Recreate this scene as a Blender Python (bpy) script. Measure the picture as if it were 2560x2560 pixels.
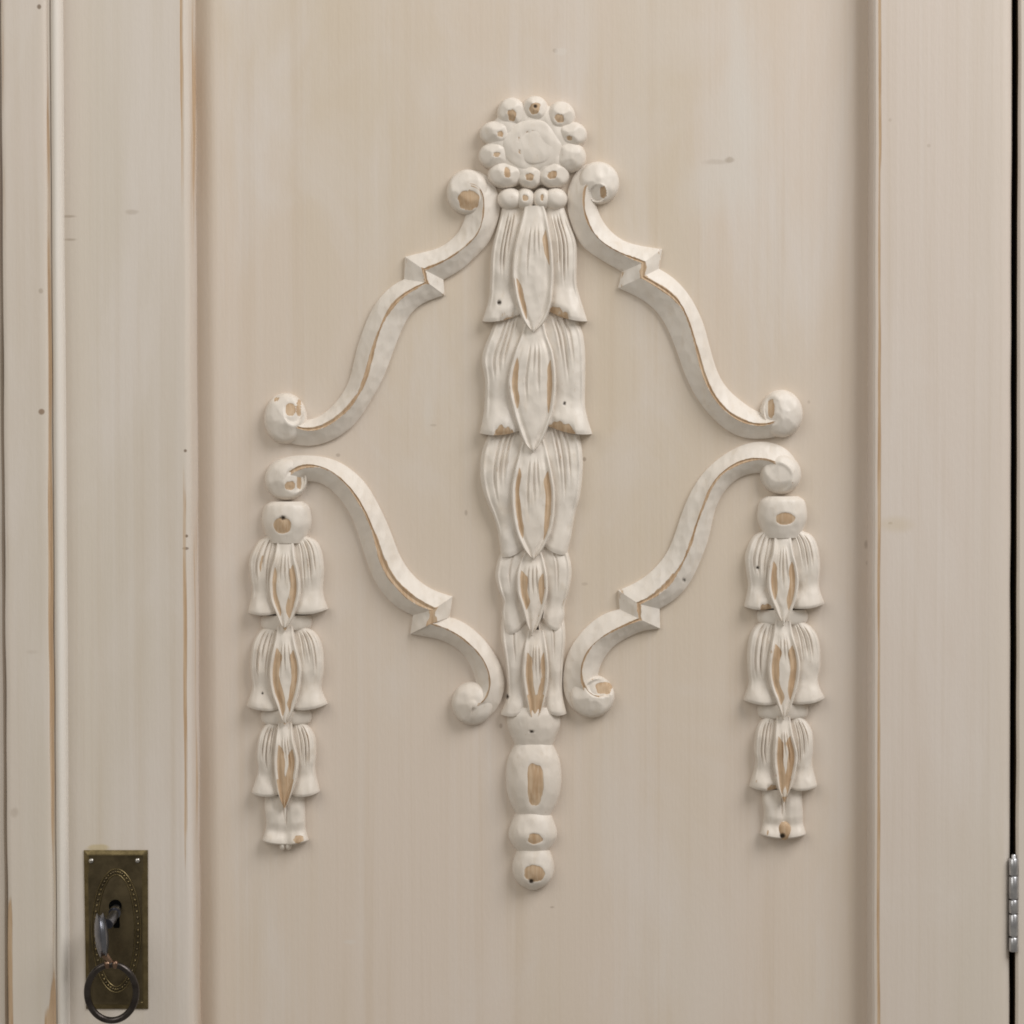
import bpy, math, random
import numpy as np
from mathutils import Vector, Matrix, Euler

# ------------------------------------------------------------------ camera, world, light
for o in list(bpy.data.objects):
    bpy.data.objects.remove(o)
scene = bpy.context.scene
COL = scene.collection
S = 0.45 / 2560.0                       # one photograph pixel on the door, in metres
DIST, PITCH, ROLL, LENS = 1.2, math.radians(1.6), math.radians(-0.13), 96.0
cam_data = bpy.data.cameras.new('camera')
cam_data.lens = LENS
cam_data.sensor_width = 36.0
cam_data.clip_start = 0.01
cam_data.clip_end = 50.0
cam = bpy.data.objects.new('camera', cam_data)
COL.objects.link(cam)
CAM_LOC = Vector((0, -DIST * math.cos(PITCH), DIST * math.sin(PITCH)))
CAM_ROT = Matrix.Rotation(math.pi / 2 - PITCH, 3, 'X') @ Matrix.Rotation(ROLL, 3, 'Z')
cam.matrix_world = Matrix.Translation(CAM_LOC) @ CAM_ROT.to_4x4()
scene.camera = cam

world = bpy.data.worlds.new('World')
scene.world = world
world.use_nodes = True
wb = world.node_tree.nodes['Background']
wb.inputs['Color'].default_value = (1.0, 0.94, 0.84, 1)
wb.inputs['Strength'].default_value = 0.28

def area_lamp(name, loc, target, size_x, size_y, power, color):
    ld = bpy.data.lights.new(name, 'AREA')
    ld.shape = 'RECTANGLE'
    ld.size, ld.size_y = size_x, size_y
    ld.energy = power
    ld.color = color
    lo = bpy.data.objects.new(name, ld)
    COL.objects.link(lo)
    lo.location = loc
    lo.rotation_euler = (Vector(target) - Vector(loc)).to_track_quat('-Z', 'Y').to_euler()
    return lo
area_lamp('window_light', (1.0, -0.78, 1.15), (0, 0, 0.05), 0.9, 1.0, 21.5, (1.0, 0.985, 0.975))
area_lamp('room_fill_light', (-1.0, -1.3, 0.9), (0, 0, 0), 1.2, 1.2, 9.5, (1.0, 0.975, 0.92))  # unseen fill lamp, added to lift the left-facing slopes

vs = scene.view_settings
vs.view_transform = 'Standard'
vs.look = 'None'
vs.exposure = 0.04
vs.gamma = 1.0
vs.use_curve_mapping = False
scene.cycles.filter_width = 1.8

# ------------------------------------------------------------------ helpers
PANEL_Y = 0.0
STILE_Y = -0.0115                       # front of the stiles
TANH = 18.0 / LENS

def on_plane(px, py, y0):
    d = CAM_ROT @ Vector(((px - 1280) / 1280 * TANH, (1280 - py) / 1280 * TANH, -1))
    t = (y0 - CAM_LOC.y) / d.y
    p = CAM_LOC + d * t
    return p.x, p.z

def make_affine(y0):
    """exact plane homography evaluated for arrays"""
    R = np.array(CAM_ROT)
    c = np.array(CAM_LOC)
    def f(px, py):
        px = np.asarray(px, float); py = np.asarray(py, float)
        a = (px - 1280) / 1280 * TANH
        b = (1280 - py) / 1280 * TANH
        dx = R[0, 0] * a + R[0, 1] * b - R[0, 2]
        dy = R[1, 0] * a + R[1, 1] * b - R[1, 2]
        dz = R[2, 0] * a + R[2, 1] * b - R[2, 2]
        t = (y0 - c[1]) / dy
        return c[0] + dx * t, c[2] + dz * t
    return f
ORN = make_affine(-0.004)
def frame_x(px, y0=STILE_Y):
    return on_plane(px, 1280, y0)[0]

def empty(name, loc, label=None, cat=None, group=None):
    o = bpy.data.objects.new(name, None)
    o.empty_display_size = 0.02
    o.location = loc
    COL.objects.link(o)
    if label: o['label'] = label
    if cat: o['category'] = cat
    if group: o['group'] = group
    return o

def mesh_obj(name, verts, faces, mat, parent=None, wear=None, dark=None, smooth=True, angle=38, mats=None, fmat=None):
    me = bpy.data.meshes.new(name)
    off = np.array(parent_loc(parent)) if parent is not None else np.zeros(3)
    V = np.asarray(verts, float) - off
    me.from_pydata(V.tolist(), [], [list(f) for f in faces])
    me.update()
    if wear is not None:
        a = me.attributes.new('wear', 'FLOAT', 'POINT')
        a.data.foreach_set('value', np.asarray(wear, np.float32))
    if dark is not None:
        a = me.attributes.new('dark', 'FLOAT', 'POINT')
        a.data.foreach_set('value', np.asarray(dark, np.float32))
    me.materials.append(mat)
    if mats:
        for m in mats: me.materials.append(m)
        me.polygons.foreach_set('material_index', np.asarray(fmat, np.int32))
    if smooth:
        me.polygons.foreach_set('use_smooth', np.ones(len(me.polygons), bool))
        me.set_sharp_from_angle(angle=math.radians(angle))
    o = bpy.data.objects.new(name, me)
    COL.objects.link(o)
    if parent is not None:
        o.parent = parent
    return o

def parent_loc(p):
    l = Vector((0, 0, 0))
    while p is not None:
        l += p.location
        p = p.parent
    return l

def sstep(a, b, x):
    t = np.clip((np.asarray(x, float) - a) / (b - a), 0, 1)
    return t * t * (3 - 2 * t)

def spline(pts, n, smooth=0):
    """Catmull-Rom through the points, resampled evenly by length"""
    P = np.array(pts, float)
    if len(P) == 2:
        t = np.linspace(0, 1, n)[:, None]
        return P[0] * (1 - t) + P[1] * t
    Q = np.vstack([2 * P[0] - P[1], P, 2 * P[-1] - P[-2]])
    out = []
    m = 24
    for i in range(1, len(Q) - 2):
        t = np.linspace(0, 1, m, endpoint=False)[:, None]
        a, b, c, d = Q[i - 1], Q[i], Q[i + 1], Q[i + 2]
        out.append(0.5 * (2 * b + (c - a) * t + (2 * a - 5 * b + 4 * c - d) * t ** 2 + (3 * b - a - 3 * c + d) * t ** 3))
    out.append(Q[-2][None, :])
    C = np.vstack(out)
    L = np.r_[0, np.cumsum(np.linalg.norm(np.diff(C, axis=0), axis=1))]
    s = np.linspace(0, L[-1], n)
    O = np.stack([np.interp(s, L, C[:, k]) for k in range(P.shape[1])], 1)
    for _ in range(smooth):
        M = O.copy()
        M[1:-1] = 0.25 * O[:-2] + 0.5 * O[1:-1] + 0.25 * O[2:]
        O = M
    return O

def curve_y(pts, ys):
    """x as a smooth function of y"""
    P = np.array(sorted(pts, key=lambda p: p[1]), float)
    C = spline(P, 300)
    o = np.argsort(C[:, 1])
    return np.interp(ys, C[o, 1], C[o, 0])

# little nail holes, worm holes and chips in the carvings (photograph pixels)
SPOTS = [(1248, 757, 6), (1411, 1009, 4), (1267, 1742, 6), (1329, 1827, 4.5), (1328, 2201, 6.5),
         (709, 1294, 6), (1956, 2089, 7), (1711, 1450, 4.5), (1338, 268, 5), (657, 1733, 3), (1893, 1419, 4)]

def spots_at(px, py):
    d = np.zeros_like(px)
    for (x, y, r) in SPOTS:
        q = np.hypot(px - x, py - y)
        d = np.maximum(d, 1 - sstep(r * 0.55, r * 1.25, q))
    return d

def blob(GX, GY, x, y, a, b, seed=0, pw=2.6, rough=0.16):
    """irregular rubbed patch, 1 inside"""
    rs = np.random.RandomState(int(seed + abs(x) * 3 + abs(y)) % 99991)
    dx, dy = (GX - x) / a, (GY - y) / b
    ang = np.arctan2(dy, dx)
    q = (np.abs(dx) ** pw + np.abs(dy) ** pw) ** (1 / pw)
    w = 1 + sum(rough / (k ** 0.6) * rs.uniform(-1, 1) * np.sin(k * ang + rs.uniform(0, 6.28)) for k in (2, 3, 5, 7))
    return 1 - sstep(0.80, 1.10, q / w)

def carve(name, GX, GY, GH, W, mat, parent, closed_u=False, pole=False, angle=38, lump=0.9, seed=0):
    """relief surface from grids of photograph pixels and heights (pixels), with side walls down into the panel"""
    nv, nu = GX.shape
    D = spots_at(GX, GY)
    rs = np.random.RandomState(seed + int(abs(GX[0, 0])) % 997)
    # hand cut unevenness: a few random waves
    dh = np.zeros_like(GH)
    for k in range(7):
        a = rs.uniform(0, 6.28); f = rs.uniform(0.05, 0.22)
        dh += np.sin(f * (GX * math.cos(a) + GY * math.sin(a) * 0.6) + rs.uniform(0, 6.28)) * rs.uniform(0.15, 0.45)
    H = GH + dh * lump - D * 3.0
    X, Z = ORN(GX, GY)
    Y = -H * S
    V = np.stack([X, Y, Z], -1).reshape(-1, 3)
    wear = np.asarray(W, float).reshape(-1)
    dark = D.reshape(-1)
    faces = []
    def idx(i, j): return i * nu + (j % nu if closed_u else j)
    ju = nu if closed_u else nu - 1
    for i in range(nv - 1):
        for j in range(ju):
            a, b, c, d = idx(i, j), idx(i, j + 1), idx(i + 1, j + 1), idx(i + 1, j)
            faces.append((a, d, c, b))
    if closed_u:
        ring = [idx(nv - 1, j) for j in range(nu)]
    else:
        ring = [idx(0, j) for j in range(nu)] + [idx(i, nu - 1) for i in range(1, nv)] + \
               [idx(nv - 1, j) for j in range(nu - 2, -1, -1)] + [idx(i, 0) for i in range(nv - 2, 0, -1)]
    base = len(V)
    B = V[ring].copy(); B[:, 1] = 0.0016
    V = np.vstack([V, B])
    wear = np.r_[wear, wear[ring] * 0.0]
    dark = np.r_[dark, np.zeros(len(ring))]
    n = len(ring)
    for k in range(n):
        a, b = ring[k], ring[(k + 1) % n]
        faces.append((a, b, base + (k + 1) % n, base + k) if not closed_u else (b, a, base + k, base + (k + 1) % n))
    o = mesh_obj(name, V, faces, mat, parent, wear, dark, True, angle)
    # make normals consistent (towards the viewer)
    me = o.data
    me.update()
    if me.polygons[0].normal.y > 0:
        me.flip_normals()
    import bmesh
    bm = bmesh.new(); bm.from_mesh(me)
    bmesh.ops.recalc_face_normals(bm, faces=bm.faces)
    bm.to_mesh(me); bm.free()
    me.set_sharp_from_angle(angle=math.radians(angle))
    fr = me.polygons[len(me.polygons) // 3]
    tot = sum(p.normal.y * p.area for p in me.polygons)
    if tot > 0:
        me.flip_normals()
    return o

# ------------------------------------------------------------------ materials
def nodes_of(name):
    m = bpy.data.materials.new(name)
    m.use_nodes = True
    nt = m.node_tree
    b = nt.nodes['Principled BSDF']
    return m, nt, b

class NT:
    def __init__(s, nt): s.nt = nt
    def n(s, t, **k):
        x = s.nt.nodes.new(t)
        for a, v in k.items(): setattr(x, a, v)
        return x
    def link(s, a, b): s.nt.links.new(a, b)
    def val(s, sock, v):
        if hasattr(v, 'is_output') or isinstance(v, bpy.types.NodeSocket): s.link(v, sock)
        else: sock.default_value = v
    def math(s, op, a, b=0.0, c=0.0, clamp=False):
        x = s.n('ShaderNodeMath', operation=op); x.use_clamp = clamp
        s.val(x.inputs[0], a); s.val(x.inputs[1], b)
        if op in ('MULTIPLY_ADD',): s.val(x.inputs[2], c)
        return x.outputs[0]
    def mix(s, f, a, b):
        x = s.n('ShaderNodeMix', data_type='RGBA')
        s.val(x.inputs[0], f); s.val(x.inputs[6], a); s.val(x.inputs[7], b)
        return x.outputs[2]
    def noise(s, vec, scale, detail=4, rough=0.55, dist=0.0):
        x = s.n('ShaderNodeTexNoise')
        s.link(vec, x.inputs['Vector'])
        x.inputs['Scale'].default_value = scale
        x.inputs['Detail'].default_value = detail
        x.inputs['Roughness'].default_value = rough
        x.inputs['Distortion'].default_value = dist
        return x.outputs['Fac']
    def mapped(s, sx, sy, sz, ox=0, oy=0, oz=0):
        g = s.n('ShaderNodeNewGeometry')
        m = s.n('ShaderNodeMapping')
        s.link(g.outputs['Position'], m.inputs['Vector'])
        m.inputs['Scale'].default_value = (sx, sy, sz)
        m.inputs['Location'].default_value = (ox, oy, oz)
        return m.outputs['Vector']
    def ramp(s, f, lo, hi):
        x = s.n('ShaderNodeMapRange'); x.interpolation_type = 'SMOOTHSTEP'
        s.val(x.inputs['Value'], f)
        x.inputs['From Min'].default_value = lo; x.inputs['From Max'].default_value = hi
        return x.outputs['Result']
    def attr(s, name):
        x = s.n('ShaderNodeAttribute'); x.attribute_name = name
        return x.outputs['Fac']
    def bump(s, h, strength, dist, normal=None):
        x = s.n('ShaderNodeBump')
        x.inputs['Strength'].default_value = strength
        x.inputs['Distance'].default_value = dist
        s.link(h, x.inputs['Height'])
        if normal is not None: s.link(normal, x.inputs['Normal'])
        return x.outputs['Normal']
    def spot(s, px, py, rx, ry, y0, rough=0.35, scale=400):
        """soft-edged irregular mark at a place on the wood"""
        cx, cz = on_plane(px, py, y0)
        g = s.n('ShaderNodeNewGeometry')
        sep = s.n('ShaderNodeSeparateXYZ'); s.link(g.outputs['Position'], sep.inputs[0])
        dx = s.math('DIVIDE', s.math('SUBTRACT', sep.outputs[0], cx), rx * S)
        dz = s.math('DIVIDE', s.math('SUBTRACT', sep.outputs[2], cz), ry * S)
        r = s.math('SQRT', s.math('ADD', s.math('MULTIPLY', dx, dx), s.math('MULTIPLY', dz, dz)))
        nz = s.noise(s.mapped(1, 1, 1), scale, 3)
        return s.math('ADD', r, s.math('MULTIPLY', s.math('SUBTRACT', nz, 0.5), rough * 2))

WOOD_A = (0.58, 0.435, 0.295, 1)
WOOD_B = (0.46, 0.305, 0.18, 1)

def bare_wood(t):
    g = t.noise(t.mapped(900, 900, 40), 1.0, 3, 0.6)
    return t.mix(t.ramp(g, 0.3, 0.75), WOOD_A, WOOD_B)

def paint_material(name, c_main, c_alt, c_white, wear_noise=(260, 260, 60), wear_amp=0.5, streak=0.5, marks=(), gloss=0.5, carved=False):
    m, nt, b = nodes_of(name)
    t = NT(nt)
    # broad brushed-on unevenness along the grain
    broad = t.noise(t.mapped(9, 9, 2.2), 1.0, 4, 0.5, 0.3)
    grain = t.noise(t.mapped(420, 420, 5.0), 1.0, 5, 0.65)
    grain2 = t.noise(t.mapped(90, 90, 2.2, 3, 0, 1), 1.0, 4, 0.6, 0.4)
    white = t.noise(t.mapped(22, 22, 3.2, 7, 1, 4), 1.0, 5, 0.6, 0.5)
    col = t.mix(t.ramp(broad, 0.35, 0.65), c_main, c_alt)
    col = t.mix(t.math('MULTIPLY', t.ramp(white, 0.50, 0.72), 0.75), col, c_white)
    lines = t.math('MULTIPLY', t.ramp(grain2, 0.52, 0.74), 0.30 * streak)
    col = t.mix(lines, col, (c_main[0] * 0.84, c_main[1] * 0.76, c_main[2] * 0.66, 1))
    col = t.mix(t.math('MULTIPLY', t.ramp(grain, 0.45, 0.8), 0.22 * streak), col, (c_main[0] * 0.86, c_main[1] * 0.8, c_main[2] * 0.72, 1))
    if carved:
        thin = t.noise(t.mapped(160, 160, 60, 2, 5, 1), 1.0, 5, 0.65, 0.6)
        col = t.mix(t.math('MULTIPLY', t.ramp(thin, 0.52, 0.74), 0.42), col, (0.64, 0.545, 0.435, 1))
        fleck = t.noise(t.mapped(1100, 1100, 420, 1, 2, 9), 1.0, 3, 0.7)
        col = t.mix(t.math('MULTIPLY', t.ramp(fleck, 0.62, 0.76), 0.42), col, (0.50, 0.38, 0.26, 1))
    else:
        cloud = t.noise(t.mapped(16, 16, 7, 1, 6, 3), 1.0, 5, 0.6, 0.8)
        col = t.mix(t.math('MULTIPLY', t.ramp(cloud, 0.48, 0.70), 0.40), col, c_white)
        fine = t.noise(t.mapped(190, 190, 1.7, 5, 3, 2), 1.0, 5, 0.6, 0.2)
        col = t.mix(t.math('MULTIPLY', t.ramp(fine, 0.50, 0.74), 0.24), col, c_white)
        fine2 = t.noise(t.mapped(300, 300, 2.6, 8, 3, 6), 1.0, 5, 0.6, 0.2)
        col = t.mix(t.math('MULTIPLY', t.ramp(fine2, 0.56, 0.76), 0.17), col, (c_main[0] * 0.86, c_main[1] * 0.80, c_main[2] * 0.74, 1))
    for (px, py, rx, ry, y0, color, amount, soft, rough, sc) in marks:
        r = t.spot(px, py, rx, ry, y0, rough, sc)
        f = t.math('MULTIPLY', t.math('SUBTRACT', 1.0, t.ramp(r, 1 - soft, 1 + soft)), amount * (0.6 if y0 == 0 else 0.85))
        col = t.mix(f, col, color)
    # sanded-through wear
    wn = t.noise(t.mapped(*wear_noise), 1.0, 4, 0.6)
    wf = t.math('ADD', t.attr('wear'), t.math('MULTIPLY', t.math('SUBTRACT', wn, 0.5), wear_amp))
    if carved:
        gp = t.n('ShaderNodeNewGeometry')
        en = t.noise(t.mapped(210, 210, 90, 4, 4, 4), 1.0, 4, 0.6)
        edge = t.math('MULTIPLY', t.ramp(gp.outputs['Pointiness'], 0.508, 0.555), t.ramp(en, 0.35, 0.65))
        wf = t.math('ADD', wf, t.math('MULTIPLY', edge, 0.50))
    wf = t.ramp(wf, 0.43, 0.61) if carved else t.ramp(wf, 0.46, 0.58)
    col = t.mix(wf, col, bare_wood(t))
    col = t.mix(t.attr('dark'), col, (0.035, 0.022, 0.012, 1))
    t.link(col, b.inputs['Base Color'])
    rgh = t.math('ADD', t.math('MULTIPLY', wf, 0.18), t.math('MULTIPLY_ADD', broad, 0.15, gloss - 0.07))
    t.link(rgh, b.inputs['Roughness'])
    b.inputs['Specular IOR Level'].default_value = 0.35
    # grain relief and paint film edge
    if carved:
        vz = t.n('ShaderNodeTexVoronoi'); vz.feature = 'SMOOTH_F1'
        t.link(t.mapped(260, 260, 170), vz.inputs['Vector']); vz.inputs['Scale'].default_value = 1.0
        vz.inputs['Smoothness'].default_value = 0.35
        tool = t.bump(vz.outputs['Distance'], 0.45, 0.0009)
    else:
        tool = None
    h = t.math('ADD', t.math('MULTIPLY', grain, 0.55 * streak), t.math('MULTIPLY', t.noise(t.mapped(700, 700, 250), 1.0, 3), 0.35))
    h = t.math('SUBTRACT', h, t.math('MULTIPLY', wf, 0.6))
    t.link(t.bump(h, 0.5, 0.0004, tool), b.inputs['Normal'])
    return m

CREAM = (0.652, 0.562, 0.455, 1)
CREAM2 = (0.690, 0.596, 0.515, 1)
CHALK = (0.71, 0.65, 0.60, 1)
GREYW = (0.640, 0.578, 0.500, 1)
GREYW2 = (0.67, 0.590, 0.525, 1)
KNOTC = (0.40, 0.33, 0.26, 1)
FILL = (0.70, 0.655, 0.60, 1)
DARKM = (0.14, 0.085, 0.045, 1)
panel_marks = [
    (1838, 330, 70, 130, 0, FILL, 0.75, 0.6, 0.5, 45), (1850, 170, 26, 190, 0, FILL, 0.6, 0.7, 0.4, 45),
    (1800, 470, 78, 70, 0, FILL, 0.6, 0.6, 0.5, 45),
    (1790, 405, 30, 6, 0, KNOTC, 0.45, 0.5, 0.5, 300), (1824, 400, 11, 7, 0, KNOTC, 0.9, 0.5, 0.5, 300),
    (1388, 127, 6, 5, 0, KNOTC, 0.8, 0.4, 0.5, 300), (1402, 129, 15, 9, 0, (0.72, 0.66, 0.60, 1), 0.9, 0.3, 0.4, 300),
    (1072, 1037, 12, 42, 0, FILL, 0.55, 0.6, 0.4, 150), (875, 2355, 14, 5, 0, FILL, 0.7, 0.5, 0.5, 300),
    (1165, 1282, 3.5, 7, 0, DARKM, 0.5, 0.4, 0.3, 300), (1461, 1148, 4, 5, 0, DARKM, 0.75, 0.4, 0.3, 300),
    (1462, 1460, 8, 4, 0, DARKM, 0.3, 0.4, 0.3, 300), (845, 1138, 5, 4, 0, DARKM, 0.5, 0.4, 0.3, 300),
    (1252, 1815, 4, 6, 0, DARKM, 0.55, 0.4, 0.3, 300), (2166, 1361, 5, 10, 0, DARKM, 0.5, 0.5, 0.4, 300),
    (2170, 1408, 5, 6, 0, DARKM, 0.4, 0.5, 0.4, 300), (1083, 1063, 8, 3, 0, DARKM, 0.3, 0.5, 0.4, 300),
    (1380, 2268, 5, 2.5, 0, DARKM, 0.5, 0.5, 0.4, 300), (2022, 1005, 3, 4, 0, DARKM, 0.35, 0.5, 0.4, 300),
]
Y1 = STILE_Y
stile_marks = [
    (463, 1127, 4, 4, Y1, DARKM, 0.9, 0.35, 0.3, 300), (466, 1340, 4, 4, Y1, DARKM, 0.95, 0.35, 0.3, 300),
    (464, 1371, 7, 3.5, Y1, DARKM, 0.85, 0.35, 0.3, 300), (330, 530, 14, 6, Y1, KNOTC, 0.45, 0.5, 0.5, 200),
    (172, 541, 16, 3, Y1, KNOTC, 0.75, 0.5, 0.4, 200), (174, 599, 15, 3, Y1, KNOTC, 0.75, 0.5, 0.4, 200),
    (2226, 1308, 5, 3, Y1, KNOTC, 0.7, 0.5, 0.5, 200), (2240, 1313, 40, 18, Y1, (0.60, 0.50, 0.36, 1), 0.5, 0.6, 0.5, 120),
    (2225, 300, 4, 4, Y1, KNOTC, 0.4, 0.5, 0.5, 200), (2322, 364, 4, 4, Y1, KNOTC, 0.4, 0.5, 0.5, 200),
    (246, 2120, 26, 9, Y1, (0.55, 0.45, 0.26, 1), 0.85, 0.3, 0.4, 250),
]
Y2 = -0.0185
strip_marks = [
    (98, 17, 5, 6, Y2, DARKM, 0.9, 0.35, 0.3, 300), (104, 1029, 7, 7, Y2, (0.22, 0.13, 0.07, 1), 0.9, 0.3, 0.3, 300),
    (102, 727, 5, 6, Y2, KNOTC, 0.7, 0.5, 0.4, 300), (36, 2032, 9, 11, Y2, KNOTC, 0.4, 0.5, 0.4, 200),
    (80, 1630, 14, 5, Y2, KNOTC, 0.25, 0.6, 0.4, 200),
]
M_PANEL = paint_material('cream_washed_panel', CREAM, CREAM2, CHALK, marks=panel_marks, streak=0.75)
M_STILE = paint_material('washed_white_stile', GREYW, GREYW2, CHALK, wear_noise=(120, 120, 9), wear_amp=0.62, streak=0.9, marks=stile_marks)
M_STRIP = paint_material('washed_white_strip', GREYW, GREYW2, CHALK, wear_noise=(120, 120, 7), wear_amp=0.75, streak=0.9, marks=strip_marks)
M_CARVE = paint_material('rubbed_white_carving', (0.755, 0.70, 0.635, 1), (0.715, 0.645, 0.57, 1), (0.79, 0.745, 0.70, 1),
                         wear_noise=(650, 650, 150), wear_amp=0.80, streak=0.45, gloss=0.42, carved=True)

M_BEAD = paint_material('white_bead', (0.76, 0.71, 0.65, 1), (0.72, 0.665, 0.60, 1), (0.80, 0.76, 0.71, 1), wear_noise=(400, 400, 9), wear_amp=1.1, streak=0.6)

def metal(name, c1, c2, rough, scale=120, metallic=1.0, bump=0.15):
    m, nt, b = nodes_of(name)
    t = NT(nt)
    n = t.noise(t.mapped(1, 1, 1), scale, 5, 0.65)
    t.link(t.mix(t.ramp(n, 0.3, 0.7), c1, c2), b.inputs['Base Color'])
    t.link(t.math('MULTIPLY_ADD', n, 0.25, rough - 0.12), b.inputs['Roughness'])
    b.inputs['Metallic'].default_value = metallic
    t.link(t.bump(n, bump, 0.0004), b.inputs['Normal'])
    return m
M_BRASS = metal('tarnished_brass', (0.17, 0.135, 0.080, 1), (0.085, 0.067, 0.040, 1), 0.40, 90)
M_BRASS_HI = metal('rubbed_brass', (0.21, 0.165, 0.085, 1), (0.12, 0.092, 0.046, 1), 0.42, 150)
M_NAIL = metal('bright_nail', (0.55, 0.53, 0.50, 1), (0.35, 0.33, 0.30, 1), 0.25, 200)
M_KEY = metal('grey_iron_key', (0.25, 0.255, 0.29, 1), (0.17, 0.175, 0.20, 1), 0.30, 200, 1.0, 0.06)
M_RING = metal('dark_iron_ring', (0.085, 0.075, 0.07, 1), (0.05, 0.042, 0.038, 1), 0.33, 260)
M_COPPER = metal('brown_loop', (0.30, 0.20, 0.14, 1), (0.16, 0.10, 0.07, 1), 0.3, 260)
M_ZINC = metal('zinc_hinge', (0.60, 0.60, 0.62, 1), (0.40, 0.40, 0.42, 1), 0.34, 300, 1.0, 0.05)
def plain(name, c, rough=0.8):
    m, nt, b = nodes_of(name)
    t = NT(nt)
    n = t.noise(t.mapped(1, 1, 1), 60, 4)
    t.link(t.mix(n, c, (c[0] * 0.6, c[1] * 0.6, c[2] * 0.6, 1)), b.inputs['Base Color'])
    b.inputs['Roughness'].default_value = rough
    return m
M_DARK = plain('gap_shade_pine', (0.085, 0.055, 0.022, 1))  # pine darkened so the gap's shade sits in its colour
M_RAW = plain('raw_pine_edge', (0.42, 0.28, 0.14, 1))
M_HOLE = plain('keyhole_shade_black', (0.003, 0.003, 0.003, 1))  # black stands in for the shade inside the keyhole
M_HOLE.node_tree.nodes['Principled BSDF'].inputs['Specular IOR Level'].default_value = 0.02

# ------------------------------------------------------------------ the cupboard front
ZT, ZB = 0.33, -0.33
def extrude_profile(name, prof, mat, parent, nz=90, angle=30, wob=0.00006, seed=1, wz=None):
    """prof: list of (x, y, wear) running along the visible section; extruded in z with hand-sanded waviness"""
    rs = np.random.RandomState(seed)
    zs = np.linspace(ZB, ZT, nz)
    P = np.array(prof, float)
    n = len(P)
    wav = sum(np.sin(zs * rs.uniform(20, 160) + rs.uniform(0, 6)) * rs.uniform(0.3, 1) for _ in range(6)) * wob
    V, W, F = [], [], []
    edge = (P[:, 2] > 0.05).astype(float)
    for i, z in enumerate(zs):
        for k in range(n):
            V.append((P[k, 0] + wav[i] * edge[k], P[k, 1], z)); W.append(P[k, 2] + (wz(P[k, 0], z) if wz else 0))
    for i in range(nz - 1):
        for k in range(n - 1):
            F.append((i * n + k, i * n + k + 1, (i + 1) * n + k + 1, (i + 1) * n + k))
    F.append(tuple(range(n - 1, -1, -1))); F.append(tuple((nz - 1) * n + k for k in range(n)))
    F += [(i * n + n - 1, i * n, (i + 1) * n, (i + 1) * n + n - 1) for i in range(nz - 1)]
    return mesh_obj(name, V, F, mat, parent, W, np.zeros(len(V)), True, angle)

px = S
door = empty('cupboard_door', (0, 0.012, -0.33), None, None); door['kind'] = 'structure'
xl0, xl1 = frame_x(120), frame_x(474)
xr0, xr1 = frame_x(2184), frame_x(2532.5)
yF, yB = STILE_Y, 0.012
def y(d): return STILE_Y + d
# stile beside the lock
stl = [(xl0, yB, 0), (xl0, y(0.0006), 0), (xl0 + 3 * px, y(0), 0), (xl0 + 40 * px, y(0), 0), (xl1 - 150 * px, y(0), 0), (xl1 - 24 * px, y(0), 0.0),
       (xl1 - 16 * px, y(0), 0.52), (xl1 - 9 * px, y(0.0001), 0.46), (xl1 - 7 * px, y(0.0002), 0.2), (xl1 + 1 * px, y(0.0016), 0.14),
       (xl1 + 3 * px, y(0.0026), 0.2), (xl1 + 4 * px, y(0.0034), 0.40), (xl1 + 7 * px, y(0.010), 0.48), (xl1 + 12 * px, 0.003, 0.48), (xl1 + 12 * px, yB, 0)]
extrude_profile('stile', stl, M_STILE, door, seed=3)
str_ = [(xr0 - 6 * px, yB, 0), (xr0 - 6 * px, 0.0004, 0.1), (xr0 - 3 * px, y(0.0055), 0.1), (xr0 - 1 * px, y(0.0012), 0.15), (xr0 + 4 * px, y(0.0003), 0.2), (xr0 + 9 * px, y(0.0001), 0.4),
        (xr0 + 12 * px, y(0), 0.62), (xr0 + 17 * px, y(0), 0.5), (xr0 + 22 * px, y(0), 0.1), (xr0 + 60 * px, y(0), 0), (xr1 - 60 * px, y(0), 0), (xr1 - 30 * px, y(0.0003), 0), (xr1 - 15 * px, y(0.0010), 0),
        (xr1 - 6 * px, y(0.0022), 0.3), (xr1 - 1 * px, y(0.0042), 0.55), (xr1, y(0.007), 0.6), (xr1, yB, 0)]
extrude_profile('stile', str_, M_STILE, door, seed=5)
# recessed panel: one board, very slightly cupped, its margins falling away softly into the stiles
gx = np.r_[np.linspace(xl1 - 0.004, xl1 + 110 * S, 26), np.linspace(xl1 + 150 * S, xr0 - 150 * S, 30), np.linspace(xr0 - 110 * S, xr0 + 0.004, 26)]
V, F = [], []
zs = np.linspace(ZB, ZT, 30)
for z in zs:
    for x in gx:
        fall = 0.0036 * (1 - float(sstep(0, 62 * S, x - xl1))) + 0.0012 * (1 - float(sstep(0, 50 * S, xr0 - x)))
        V.append((x, PANEL_Y + fall + 0.0002 * math.sin(x * 14 + 1) * math.cos(z * 7), z))
n = len(gx)
for i in range(len(zs) - 1):
    for k in range(n - 1):
        F.append((i * n + k, i * n + k + 1, (i + 1) * n + k + 1, (i + 1) * n + k))
mesh_obj('panel', V, F, M_PANEL, door, np.zeros(len(V)), np.zeros(len(V)))

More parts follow.
